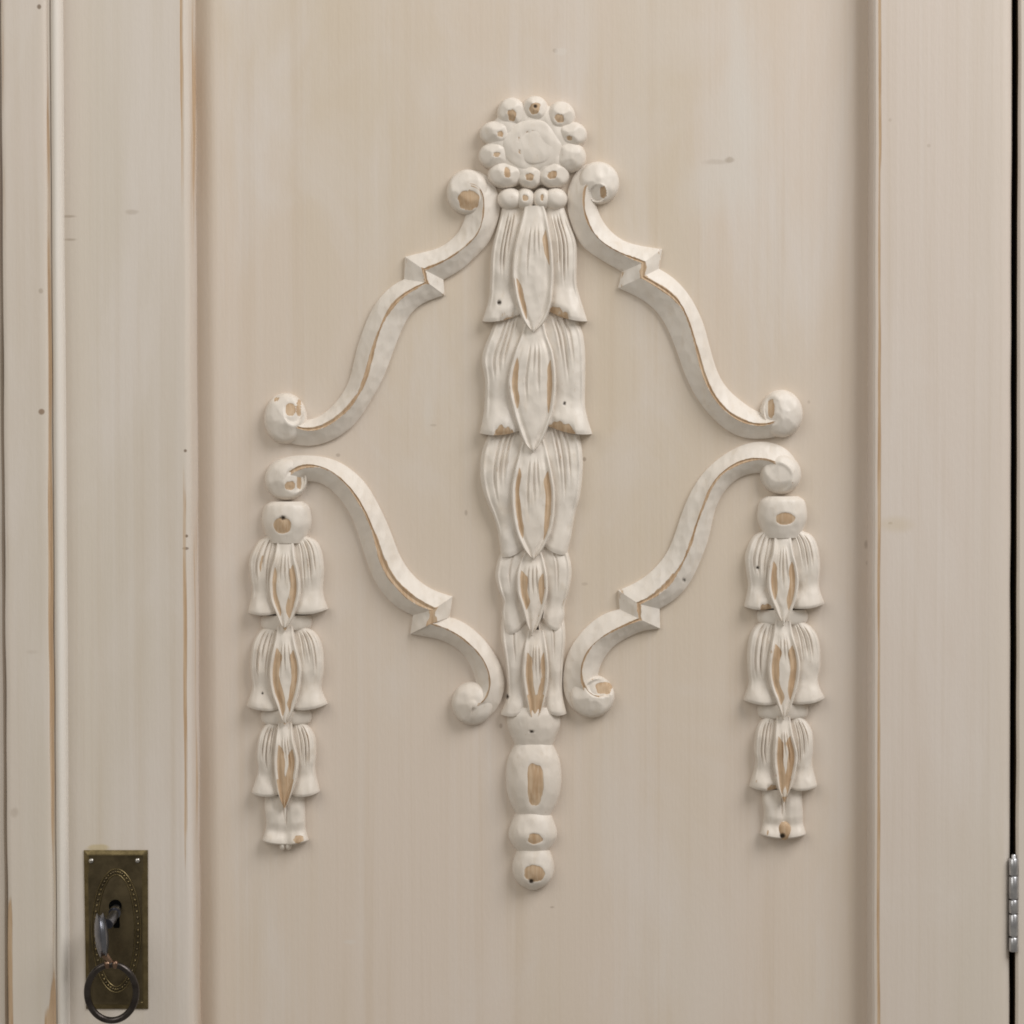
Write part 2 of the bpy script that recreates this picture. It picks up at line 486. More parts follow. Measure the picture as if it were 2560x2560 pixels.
# overlapping strip of the neighbouring door on the lock side
strip = empty('door_strip', (frame_x(85), 0.012, -0.33), 'narrow washed white cover strip with a rounded bead, running beside the lock stile', 'strip')
def sx(p): return frame_x(p, Y2)
sy = lambda d: Y2 + d
prof = [(sx(10), STILE_Y - 0.00005, 0), (sx(10), sy(0.0016), 0.3), (sx(13), sy(0.0004), 0.40), (sx(19), sy(0), 0.40), (sx(24), sy(0), 0.12), (sx(60), sy(0), 0), (sx(90), sy(0), 0), (sx(114), sy(0), 0.15),
        (sx(120), sy(0.0005), 0.45), (sx(125), sy(0.0014), 0.56), (sx(131), sy(0.0012), 0.50)]
c0, r0 = 146, 13.5
bead_prof = []
for a in np.linspace(165, -30, 16):
    bead_prof.append((sx(c0 + r0 * math.cos(math.radians(a))), sy(0.0030) - 0.0034 * math.sin(math.radians(a)), 0.2 if 60 < a < 100 else 0.05))
prof += [(sx(132), STILE_Y - 0.00005, 0)]
bead_prof = [(sx(130), STILE_Y - 0.0001, 0.1), (sx(130.5), sy(0.0019), 0.2)] + bead_prof + [(sx(160), STILE_Y - 0.00005, 0.1)]
extrude_profile('bead_moulding', bead_prof, M_BEAD, strip, seed=14, nz=140)
def strip_wear(x, z):
    zz = -z / S + 1280
    w = 0
    if sx(102) < x < sx(128): w += 0.55 * float(sstep(2400, 2540, zz)) + 0.12 * float(sstep(700, 1300, zz) * (1 - sstep(1900, 2150, zz)))
    if sx(9) < x < sx(27): w += 0.30 * float(sstep(2190, 2300, zz))
    return w
prof.insert(7, (sx(103), sy(0), 0)); prof.insert(7, (sx(98), sy(0), 0))
extrude_profile('strip_board', prof, M_STRIP, strip, seed=8, nz=140, wz=strip_wear)
# sliver of the frame on the far side of the strip
other = empty('cupboard_door', (frame_x(-60), 0.012, -0.33), None, None); other['kind'] = 'structure'
prof = [(sx(-140), yB, 0), (sx(-140), sy(0.004), 0), (sx(-20), sy(0.004), 0), (sx(0), sy(0.0035), 0.1), (sx(4), sy(0.0045), 0.2), (sx(7), sy(0.007), 0.2), (sx(8), yB, 0)]
extrude_profile('stile', prof, M_STRIP, other, seed=9)

# carcass on the hinge side and the dark gap behind it
side = empty('cupboard_side', (frame_x(2600), 0.012, -0.33), None, None); side['kind'] = 'structure'
prof = [(frame_x(2544), y(0.0022), 0.1), (frame_x(2544), y(0.0012), 0.3), (frame_x(2546.5), y(0.0004), 0.35), (frame_x(2550), y(0), 0.2), (frame_x(2556), y(0), 0), (frame_x(2700), y(0), 0), (frame_x(2700), y(0.0022), 0)]
extrude_profile('post', prof, M_STILE, side, seed=11)
extrude_profile('jamb', [(frame_x(2546), 0.0138, 0), (frame_x(2546), y(0.0023), 0), (frame_x(2700), y(0.0023), 0), (frame_x(2700), 0.0138, 0)], M_DARK, side, seed=12)  # side wall coloured dark to paint in the shade of the gap
bx = [(frame_x(2490), 0.03), (frame_x(2549), 0.03)]
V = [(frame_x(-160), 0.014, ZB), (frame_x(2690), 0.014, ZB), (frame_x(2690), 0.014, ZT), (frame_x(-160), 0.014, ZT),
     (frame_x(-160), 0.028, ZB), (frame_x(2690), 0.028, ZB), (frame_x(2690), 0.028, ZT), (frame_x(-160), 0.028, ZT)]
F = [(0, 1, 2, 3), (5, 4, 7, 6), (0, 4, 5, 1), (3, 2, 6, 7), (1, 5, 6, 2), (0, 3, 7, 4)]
bk = mesh_obj('cupboard_back', V, F, M_DARK, None, smooth=False)  # board carries the same painted-in shade behind the gap
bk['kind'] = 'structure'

# ------------------------------------------------------------------ carving builders
def leaf(parent, outer, inner, H=34, lip=9, flutes=((0.30, 5), (0.44, 5), (0.58, 4)), fl_v=(0.04, 0.66), bulge=9, wear_lip=None, top_drop=0.45, seed=0, nu=64, nv=84, rim=5, worn=()):
    """side leaf of a bell flower: u runs from the free outer edge to the middle petal"""
    O = spline(outer, nv); I = spline(inner, nv)
    u = np.linspace(0, 1, nu)[None, :]
    v = np.linspace(0, 1, nv)[:, None]
    GX = O[:, :1] * (1 - u) + I[:, :1] * u
    GY = O[:, 1:] * (1 - u) + I[:, 1:] * u + bulge * 4 * u * (1 - u) * v ** 6
    side = np.sqrt(np.clip(1 - (1 - np.clip(u / 0.42, 0, 1)) ** 2, 0, 1))
    body = 7 + (H - 7) * side - H * 0.22 * sstep(0.62, 1.0, u)
    grow = (1 - top_drop) + top_drop * sstep(0.0, 0.35, v)
    GH = body * grow
    GH = GH + lip * sstep(0.72, 0.98, v) * (0.5 + 0.5 * np.sin(np.pi * np.clip(u * 1.1, 0, 1))) - 4 * sstep(0.55, 0.75, v) * (1 - sstep(0.75, 0.95, v))
    GH = GH - 3.0 * sstep(0.975, 1.0, v)
    # a fine raised rim along the free edge
    GH = GH + rim * np.exp(-((u - 0.09) / 0.045) ** 2) * sstep(0.02, 0.2, v) * (1 - sstep(0.7, 0.95, v))
    W = np.zeros_like(GH)
    rs = np.random.RandomState(seed)
    for (uc, dep) in flutes:
        v1 = fl_v[1] * rs.uniform(0.75, 1.15); v0 = fl_v[0] * rs.uniform(0.5, 2.0)
        uu = uc + 0.05 * (v - 0.3) * rs.uniform(-1, 1) + rs.uniform(-0.02, 0.02)
        w = 0.020 + 0.008 * rs.rand()
        dep = dep * 1.15
        if rs.rand() < 0.4:
            W = W + 0.50 * np.exp(-((u - uu - 0.01) / (w * 1.1)) ** 2) * sstep(v0 + 0.08, v0 + 0.16, v) * (1 - sstep(v1 - 0.3, v1 - 0.1, v))
        GH = GH - dep * np.exp(-((u - uu) / w) ** 2) * sstep(v0, v0 + 0.10, v) * (1 - sstep(v1 - 0.22, v1, v))
        GH = GH + dep * 0.45 * np.exp(-((u - uu - 0.065) / 0.025) ** 2) * sstep(v0, v0 + 0.1, v) * (1 - sstep(v1 - 0.22, v1, v))
    if wear_lip:
        u0, u1, amt = wear_lip
        edge_v = 0.945 - 0.03 * np.sin((u - u0) / (u1 - u0) * np.pi) + 0.006 * np.sin(u * 34) + 0.005 * np.sin(u * 21 + 1)
        W = W + amt * 0.9 * sstep(u0 - 0.08, u0 + 0.05, u) * (1 - sstep(u1 - 0.05, u1 + 0.08, u)) * sstep(0, 0.03, v - edge_v)
        GH = GH - 7 * sstep(u0 - 0.05, u0 + 0.05, u) * (1 - sstep(u1 - 0.05, u1 + 0.05, u)) * sstep(0.90, 1.0, v)
    for (u0, u1, v0, v1) in worn:
        um, vm = (u0 + u1) / 2, (v0 + v1) / 2
        W = W + 0.75 * blob(u + 0 * v, v + 0 * u, um, vm + 0.25 * (v1 - v0) * 0, (u1 - u0) / 2, (v1 - v0) / 2, seed, 2.0, 0.2)
    return carve('leaf', GX, GY, GH, np.clip(W, 0, 1), M_CARVE, parent, seed=seed)

def petal(parent, left, right, H=50, top_drop=14, wl=(0.2, 0.8, 13), wr=(0.2, 0.8, 13), tipwear=0.0, seed=0, nu=72, nv=110, rimw=9, lines=((-0.28, 3.5), (0.02, 4), (0.30, 3.5)), toph=0.0):
    """middle petal with raised rim, fluted upper half and rubbed flanks"""
    y0 = min(left[0][1], right[0][1]); y1 = max(left[-1][1], right[-1][1])
    ys = np.linspace(y0, y1, nv)
    L = curve_y(left, ys); R = curve_y(right, ys)
    half = np.maximum((R - L) / 2, 1.2)
    cx = (L + R) / 2
    u = np.linspace(-1, 1, nu)
    u = np.sign(u) * np.abs(u) ** 0.85
    u = u[None, :]
    v = np.linspace(0, 1, nv)[:, None]
    hw = half[:, None]
    GX = cx[:, None] + hw * u
    GY = np.repeat(ys[:, None], nu, 1)
    d = (1 - np.abs(u)) * hw
    body = H - 6 * np.abs(u) ** 2.2 - top_drop * (1 - sstep(0.0, 0.30, v))
    rimf = sstep(0.05, 0.25, v)
    k = np.clip(hw / 26, 0.25, 1)
    rim = 6.0 * np.exp(-((d - 5.5 * k) / (4.6 * k)) ** 2) * (0.55 + 0.45 * rimf)
    groove = -2.8 * np.exp(-((d - 15 * k) / (5.0 * k)) ** 2) * rimf
    edge = -15 * (1 - sstep(0.0, 3.4, d))
    GH = body + rim + groove + edge
    rs = np.random.RandomState(seed)
    for (uc, dep) in lines:
        v1 = rs.uniform(0.45, 0.66)
        uu = uc * (0.75 + 0.35 * v) + rs.uniform(-0.03, 0.03)
        env = sstep(0.14, 0.24, v) * (1 - sstep(v1 - 0.2, v1, v))
        GH = GH - dep * np.exp(-((u - uu) / 0.035) ** 2) * env + dep * 0.45 * np.exp(-((u - uu - 0.09) / 0.035) ** 2) * env
    W = np.zeros_like(GH)
    for sgn, wv in ((-1, wl), (1, wr)):
        if wv is None: continue
        a, b_, wid = wv[:3]
        wid = wid * 1.55 * (0.85 + 0.12 * np.sin(v * rs.uniform(4, 8) + rs.uniform(0, 6)) + 0.05 * np.sin(v * rs.uniform(20, 34)))
        inn = sstep(9, 12, d / k) * (1 - sstep(0, 5, d / k - (8 + wid) * sstep(a - 0.02, a + 0.16, v) * (1 - 0.75 * sstep(b_ - 0.2, b_, v)))) * (np.sign(u) == sgn)
        taper = sstep(a, a + 0.07, v) * (1 - sstep(b_ - 0.1, b_, v))
        W = np.maximum(W, 0.72 * inn * taper)
    if tipwear > 0:
        W = np.maximum(W, 0.85 * sstep(tipwear, tipwear + 0.06, v) * sstep(5, 8, d / k) * (1 - sstep(0.985, 1.0, v)))
    return carve('petal', GX, GY, GH, W, M_CARVE, parent, seed=seed)

def turned(name, parent, cx, prof, hk=0.8, clip=None, wear=None, seed=0, nu=44, nv=60, base=3, shift=None):
    """half-round turned form: prof is [(y, half width)...]"""
    ys0 = np.array([p[0] for p in prof], float)
    C = spline(prof, 240)
    C = C[np.argsort(C[:, 0])]
    t = np.linspace(0, 1, nv)
    ys = ys0[0] + (ys0[-1] - ys0[0]) * (0.5 - 0.5 * np.cos(np.pi * t)) * 0.6 + (ys0[-1] - ys0[0]) * t * 0.4
    w = np.maximum(np.interp(ys, C[:, 0], C[:, 1]), 0.8)
    ph = np.linspace(-90, 90, nu)
    ph = np.radians(ph)[None, :]
    GX = cx + w[:, None] * np.sin(ph)
    GY = np.repeat(ys[:, None], nu, 1)
    GH = base + hk * w[:, None] * np.cos(ph)
    W = np.zeros_like(GH)
    if clip is not None:
        # flat sanded through on the crown
        over = sstep(clip - 1.0, clip + 1.2, GH)
        GH = np.where(GH > clip, clip + (GH - clip) * 0.12, GH)
        W = 0.8 * over
    if wear is not None:
        x0, x1, y0, y1 = wear
        mx, my, rx, ry = (x0 + x1) / 2, (y0 + y1) / 2, (x1 - x0) / 2, (y1 - y0) / 2
        m = blob(GX, GY, mx, my, rx * 1.05, ry * 1.05, seed, 3.2 if ry > 1.6 * rx else 2.1, 0.13)
        GH = GH - 2.0 * m
        W = np.maximum(W, 0.85 * m)
    return carve(name, GX, GY, GH, W, M_CARVE, parent, seed=seed, lump=0.7)

def dome(name, parent, cx, cy, rx, ry, H, base=4, power=2.0, facet=None, eye=None, step=None, rot=0, seed=0, nr=20, nt=56, wearspot=None, lump=0.7, rimdir=0, cuts=0):
    """round boss; facet=(height, nx, ny) flat cut; eye = hollow; step = spiral curl"""
    r = (np.linspace(0.0, 1, nr) ** 0.9)[:, None]
    th = np.linspace(0, 2 * np.pi, nt, endpoint=False)[None, :]
    r = np.maximum(r, 0.002)
    lx = r * np.cos(th); ly = r * np.sin(th)
    GX = cx + rx * lx; GY = cy + ry * ly
    GH = base + (H - base) * np.clip(1 - r ** power, 0, 1) ** (1 / 2.0)
    GH = GH + 0 * th
    W = np.zeros_like(GH)
    if step is not None:
        a0, amt = step[:2]
        ang = ((th - math.radians(a0)) % (2 * np.pi)) / (2 * np.pi)
        GH = GH - amt * ang * sstep(0.08, 0.25, r) * (1 - 0.35 * sstep(0.75, 1.0, r))
    rc = np.random.RandomState(seed * 7 + 3)
    for kc in range(cuts):
        a_ = 2 * np.pi * (kc + rc.uniform(-0.3, 0.3)) / max(cuts, 1)
        nx_, ny_ = math.cos(a_), math.sin(a_)
        # chisel flats leaning outwards
        plane = base + (H - base) * (rc.uniform(1.06, 1.16) - 0.62 * (lx * nx_ + ly * ny_))
        GH = np.where(GH > plane, plane + (GH - plane) * 0.25, GH)
    if facet is not None:
        hf, nx, ny, wamt = facet
        plane = hf + nx * lx * rx + ny * ly * ry
        over = sstep(-0.6, 1.2, GH - plane)
        GH = np.where(GH > plane, plane + (GH - plane) * 0.10, GH)
        W = wamt * over
    if eye is not None:
        ex, ey, erx, ery, dep, tx, ty, wamt = eye
        q = np.hypot((GX - ex) / erx, (GY - ey) / ery)
        inside = 1 - sstep(0.80, 1.0, q)
        tilt = tx * (GX - ex) / erx + ty * (GY - ey) / ery
        GH = GH - inside * (dep + tilt)
        ra = np.arctan2(GY - ey, GX - ex) - math.radians(rimdir)
        GH = GH + 3.5 * np.exp(-((q - 1.06) / 0.13) ** 2) * (0.5 + 0.5 * np.cos(ra)) ** 1.5
        W = np.maximum(W, wamt * (1 - sstep(0.62, 0.92, q)))
    if wearspot is not None:
        for (x, yy, a, b_) in wearspot:
            m = blob(GX, GY, x, yy, a, b_, seed)
            W = np.maximum(W, 0.85 * m); GH = GH - 1.6 * m
    return carve(name, GX, GY, GH, W, M_CARVE, parent, closed_u=True, seed=seed, lump=lump)

# ------------------------------------------------------------------ scroll brackets
def bracket(label, segs, volutes, seed, ridge_w, H=37, E=8):
    """segs: list of (A rail, ridge rail, B rail); sharp joints between the segments"""
    allp = np.array([p for s in segs for r in s for p in r], float)
    cx, cz = ORN(allp[:, 0].mean(), allp[:, 1].mean())
    root = empty('scroll_bracket', (float(cx), 0.0, float(cz)), label, 'carving', 'scroll brackets carved round the central drop')
    rs = np.random.RandomState(seed)
    rowsX, rowsY, rowsH, rowsW = [], [], [], []
    m = 9
    for si, (A, R, B) in enumerate(segs):
        n = 5 if len(R) == 2 else 90
        k_ = 0 if n == 5 else 34
        a, r, b = spline(A, n, k_), spline(R, n, k_), spline(B, n, k_)
        s = np.linspace(0, 1, n)
        wv = ridge_w[si] * 1.25 * (0.75 + 0.35 * np.sin(s * rs.uniform(5, 11) + rs.uniform(0, 6)) + 0.2 * np.sin(s * rs.uniform(18, 30) + rs.uniform(0, 6)))
        wv = np.maximum(wv, 0.9)
        for i in range(n):
            da = a[i] - r[i]; da = da / max(np.linalg.norm(da), 1e-6)
            db = b[i] - r[i]; db = db / max(np.linalg.norm(db), 1e-6)
            r1, r2 = r[i] + da * wv[i], r[i] + db * wv[i]
            X, Yp, Hh, Ww = [], [], [], []
            for k in range(m):
                t = k / (m - 1)
                p = a[i] * (1 - t) + r1 * t
                X.append(p[0]); Yp.append(p[1]); Hh.append(E + (H - E) * (t ** 0.86)); Ww.append(0.0)
            Ww[-1] = 0.50
            X.append(r[i][0]); Yp.append(r[i][1]); Hh.append(H - 2.6); Ww.append(0.86 if wv[i] > 1.2 else 0.5)
            for k in range(m):
                t = 1 - k / (m - 1)
                p = b[i] * (1 - t) + r2 * t
                X.append(p[0]); Yp.append(p[1]); Hh.append(E + (H - E) * (t ** 0.86)); Ww.append(0.50 if k == 0 else 0.0)
            rowsX.append(X); rowsY.append(Yp); rowsH.append(Hh); rowsW.append(Ww)
    carve('scroll_band', np.array(rowsX), np.array(rowsY), np.array(rowsH), np.array(rowsW), M_CARVE, root, angle=24, seed=seed, lump=0.8)
    for vo in volutes:
        dome('volute', root, cuts=5, **vo)
    return root

# lock side, upper
bracket('white scroll bracket from lock side up to the rosette, round bare patch on its curl',
    [([(1168, 500), (1168, 518), (1164, 535), (1158, 557), (1143, 583), (1117, 607), (1088, 622), (1056, 630), (1012, 641)],
      [(1178, 462), (1198, 466), (1210, 490), (1210, 522), (1206, 557), (1193, 589), (1171, 611), (1138, 637), (1110, 654), (1060, 675)],
      [(1140, 438), (1165, 422), (1206, 428), (1240, 465), (1251, 509), (1249, 535), (1236, 574), (1221, 607), (1186, 643), (1149, 676), (1108, 698)]),
     ([(1012, 641), (1010, 697)], [(1060, 675), (1067, 706)], [(1108, 698), (1111, 737)]),
     ([(1010, 697), (990, 704), (958, 733), (932, 765), (911, 814), (889, 878), (876, 943), (857, 983), (830, 1016), (806, 1037), (771, 1054), (748, 1050), (735, 1038)],
      [(1067, 706), (1025, 726), (990, 752), (964, 790), (938, 857), (924, 922), (908, 967), (881, 1013), (843, 1048), (808, 1070), (773, 1078), (738, 1070), (712, 1048)],
      [(1111, 737), (1060, 752), (1026, 776), (1002, 825), (978, 889), (954, 954), (924, 1002), (897, 1051), (862, 1083), (819, 1107), (771, 1118), (722, 1111), (687, 1091), (664, 1058)])],
    [dict(cx=1170, cy=479, rx=54, ry=58, H=42, power=2.8, facet=(37, 0.0, 0.05, 0.0), wearspot=[(1172, 501, 28, 25)], seed=4),
     dict(cx=712, cy=1046, rx=54, ry=64, H=43, power=2.6, eye=(735, 1026, 27, 36, 5, 3, 3, 0.0), rimdir=20, wearspot=[(727, 1024, 13, 17), (747, 1020, 6, 24), (692, 998, 6, 7)], seed=5)],
    21, (2.4, 4, 5.2))
# lock side, lower
bracket('white scroll bracket from above the lock side tassel down to the central drop',
    [([(662, 1190), (672, 1160), (698, 1142), (740, 1137), (786, 1139), (833, 1145), (873, 1170), (911, 1201), (935, 1242), (960, 1291), (982, 1344), (994, 1384), (1013, 1419), (1044, 1453), (1078, 1478), (1131, 1492)],
      [(710, 1200), (722, 1178), (749, 1164), (786, 1159), (824, 1173), (864, 1204), (898, 1251), (923, 1297), (942, 1353), (957, 1403), (982, 1450), (1019, 1487), (1053, 1512), (1084, 1523)],
      [(736, 1208), (748, 1203), (768, 1201), (799, 1204), (824, 1220), (855, 1254), (880, 1294), (898, 1347), (914, 1397), (929, 1440), (954, 1481), (988, 1518), (1032, 1539)]),
     ([(1131, 1492), (1124, 1544)], [(1084, 1523), (1078, 1558)], [(1032, 1539), (1025, 1586)]),
     ([(1124, 1544), (1137, 1546), (1162, 1559), (1196, 1585), (1226, 1619), (1249, 1657), (1262, 1694), (1262, 1723), (1251, 1760), (1231, 1787), (1203, 1808), (1170, 1814), (1142, 1798)],
      [(1078, 1558), (1117, 1571), (1149, 1589), (1180, 1614), (1203, 1639), (1219, 1669), (1226, 1696), (1225, 1723), (1216, 1745), (1196, 1764), (1172, 1764)],
      [(1025, 1586), (1071, 1594), (1108, 1603), (1146, 1625), (1169, 1651), (1183, 1682), (1190, 1705), (1192, 1722), (1188, 1738), (1174, 1746)])],
    [dict(cx=714, cy=1198, rx=54, ry=54, H=43, power=2.8, eye=(738, 1200, 27, 32, 5, 3, -2, 0.0), rimdir=0, wearspot=[(726, 1214, 14, 11), (748, 1206, 6, 20)], seed=7),
     dict(cx=1182, cy=1760, rx=54, ry=55, H=41, power=2.8, step=(100, 7), seed=8)],
    22, (5.8, 10, 2.0))
# hinge side, upper
bracket('white scroll bracket from hinge side up to the rosette, touching the bracket below',
    [([(1530, 420), (1508, 406), (1479, 404), (1452, 413), (1432, 440), (1419, 473), (1418, 508), (1421, 537), (1436, 577), (1452, 612), (1483, 635), (1515, 655), (1556, 678)],
      [(1506, 452), (1484, 446), (1462, 465), (1457, 508), (1463, 541), (1477, 575), (1504, 606), (1535, 626), (1577, 645), (1609, 657)],
      [(1500, 474), (1490, 484), (1487, 498), (1494, 521), (1504, 546), (1521, 570), (1541, 589), (1566, 604), (1604, 614), (1656, 622)]),
     ([(1556, 678), (1546, 719)], [(1609, 657), (1606, 693)], [(1656, 622), (1648, 671)]),
     ([(1546, 719), (1580, 732), (1616, 752), (1650, 781), (1673, 825), (1696, 884), (1717, 947), (1746, 1001), (1782, 1045), (1826, 1084), (1860, 1097), (1903, 1099), (1945, 1094), (1980, 1080), (2003, 1050)],
      [(1606, 693), (1632, 708), (1665, 727), (1691, 747), (1712, 778), (1730, 830), (1746, 892), (1761, 947), (1779, 985), (1808, 1024), (1854, 1055), (1903, 1066), (1938, 1058), (1958, 1042)],
      [(1648, 671), (1674, 684), (1695, 703), (1722, 732), (1739, 763), (1759, 804), (1774, 861), (1790, 918), (1808, 959), (1839, 991), (1870, 1014), (1902, 1036), (1924, 1038), (1938, 1030)])],
    [dict(cx=1496, cy=456, rx=53, ry=54, H=42, power=2.8, eye=(1494, 484, 21, 22, 5, -3, 3, 0.0), rimdir=30, wearspot=[(1507, 482, 8, 16)], seed=9),
     dict(cx=1955, cy=1034, rx=54, ry=60, H=45, power=2.5, eye=(1930, 1026, 22, 36, 3, -2, 0, 0.0), rimdir=180, wearspot=[(1927, 1022, 9, 24)], seed=10)],
    23, (3.4, 7, 4.6))
# hinge side, lower
bracket('white scroll bracket from above the hinge side tassel down to the central drop',
    [([(2005, 1190), (2000, 1156), (1978, 1126), (1943, 1105), (1890, 1101), (1852, 1112), (1795, 1147), (1760, 1179), (1732, 1221), (1707, 1277), (1690, 1333), (1672, 1383), (1640, 1421), (1598, 1457), (1546, 1477)],
      [(1966, 1185), (1954, 1162), (1938, 1150), (1915, 1145), (1866, 1147), (1820, 1168), (1781, 1203), (1760, 1256), (1739, 1312), (1721, 1372), (1697, 1425), (1662, 1467), (1623, 1499), (1595, 1508)],
      [(1940, 1192), (1925, 1184), (1895, 1180), (1855, 1189), (1816, 1221), (1788, 1274), (1774, 1344), (1750, 1407), (1725, 1460), (1690, 1499), (1650, 1523)]),
     ([(1546, 1477), (1550, 1524)], [(1595, 1508), (1599, 1547)], [(1650, 1523), (1651, 1572)]),
     ([(1550, 1524), (1517, 1532), (1476, 1559), (1444, 1594), (1421, 1630), (1410, 1673), (1407, 1719), (1419, 1760), (1444, 1785), (1476, 1796), (1508, 1790), (1532, 1766)],
      [(1599, 1547), (1553, 1566), (1508, 1589), (1476, 1616), (1457, 1648), (1451, 1685), (1457, 1717), (1472, 1737), (1496, 1744)],
      [(1651, 1572), (1608, 1578), (1571, 1594), (1535, 1616), (1512, 1644), (1498, 1673), (1494, 1700), (1496, 1714), (1506, 1724)])],
    [dict(cx=1953, cy=1185, rx=52, ry=51, H=44, power=2.8, facet=(39, 0.05, 0.0, 0.0), eye=(1940, 1194, 40, 38, 1, 0, 0, 0.0), rimdir=-20, seed=12),
     dict(cx=1480, cy=1742, rx=57, ry=54, H=42, power=2.8, eye=(1500, 1720, 36, 24, 6, 0, 2, 0.0), rimdir=-80, wearspot=[(1510, 1720, 20, 17)], seed=13)],
    24, (4.6, 6, 3.6))

# ------------------------------------------------------------------ central drop
cxz = ORN(1333, 1240)
drop = empty('carved_drop', (float(cxz[0]), 0, float(cxz[1])), 'tall white carved central drop with beaded rosette, five bellflowers and turned finial', 'carving')
dome('medallion', drop, 1331, 360, 116, 103, 34, base=18, power=5, seed=30, nt=64, lump=2.5)
dome('boss', drop, 1331, 364, 78, 67, 42, base=28, power=2.2, cuts=5, lump=1.4, facet=(39, 0.0, 0.0, 0.0), seed=31, wearspot=[(1317, 335, 3, 6), (1331, 334, 4, 5), (1298, 352, 2, 7), (1299, 381, 2, 8)])
dome('boss_face', drop, 1337, 370, 48, 42, 42, base=36.0, power=1.8, seed=32, nt=40, lump=1.2)
for i, (bx_, by_, rx, ry, hh, sp) in enumerate([
        (1279, 282, 31, 34, 46, (1280, 290, 12, 14)), (1338, 273, 28, 30, 46, (1337, 273, 14, 15)), (1402, 290, 31, 33, 46, (1398, 298, 12, 11)),
        (1240, 333, 35, 28, 44, (1251, 337, 8, 8)), (1429, 336, 33, 29, 44, (1423, 347, 8, 6)), (1237, 388, 35, 30, 44, (1242, 388, 9, 6)),
        (1424, 391, 35, 34, 44, None), (1264, 436, 38, 30, 45, (1268, 433, 8, 15)), (1325, 441, 28, 27, 45, (1324, 444, 11, 10)), (1384, 437, 34, 29, 45, (1380, 439, 13, 10))]):
    dome('bead', drop, bx_, by_, rx * 1.19, ry * 1.17, hh - 2, base=8, power=2.9, cuts=4, rot=0, wearspot=[sp] if sp else None, seed=40 + i, nr=16, nt=40)
for i, (bx_, rx, sp) in enumerate([(1276, 30, None), (1313, 23, (1313, 496, 8, 8)), (1355, 22, (1355, 495, 4, 9)), (1388, 28, None)]):
    dome('collar_bead', drop, bx_, 497, rx * 1.12, 29, 39, base=6, power=2.6, wearspot=[sp] if sp else None, seed=60 + i, nr=16, nt=40)

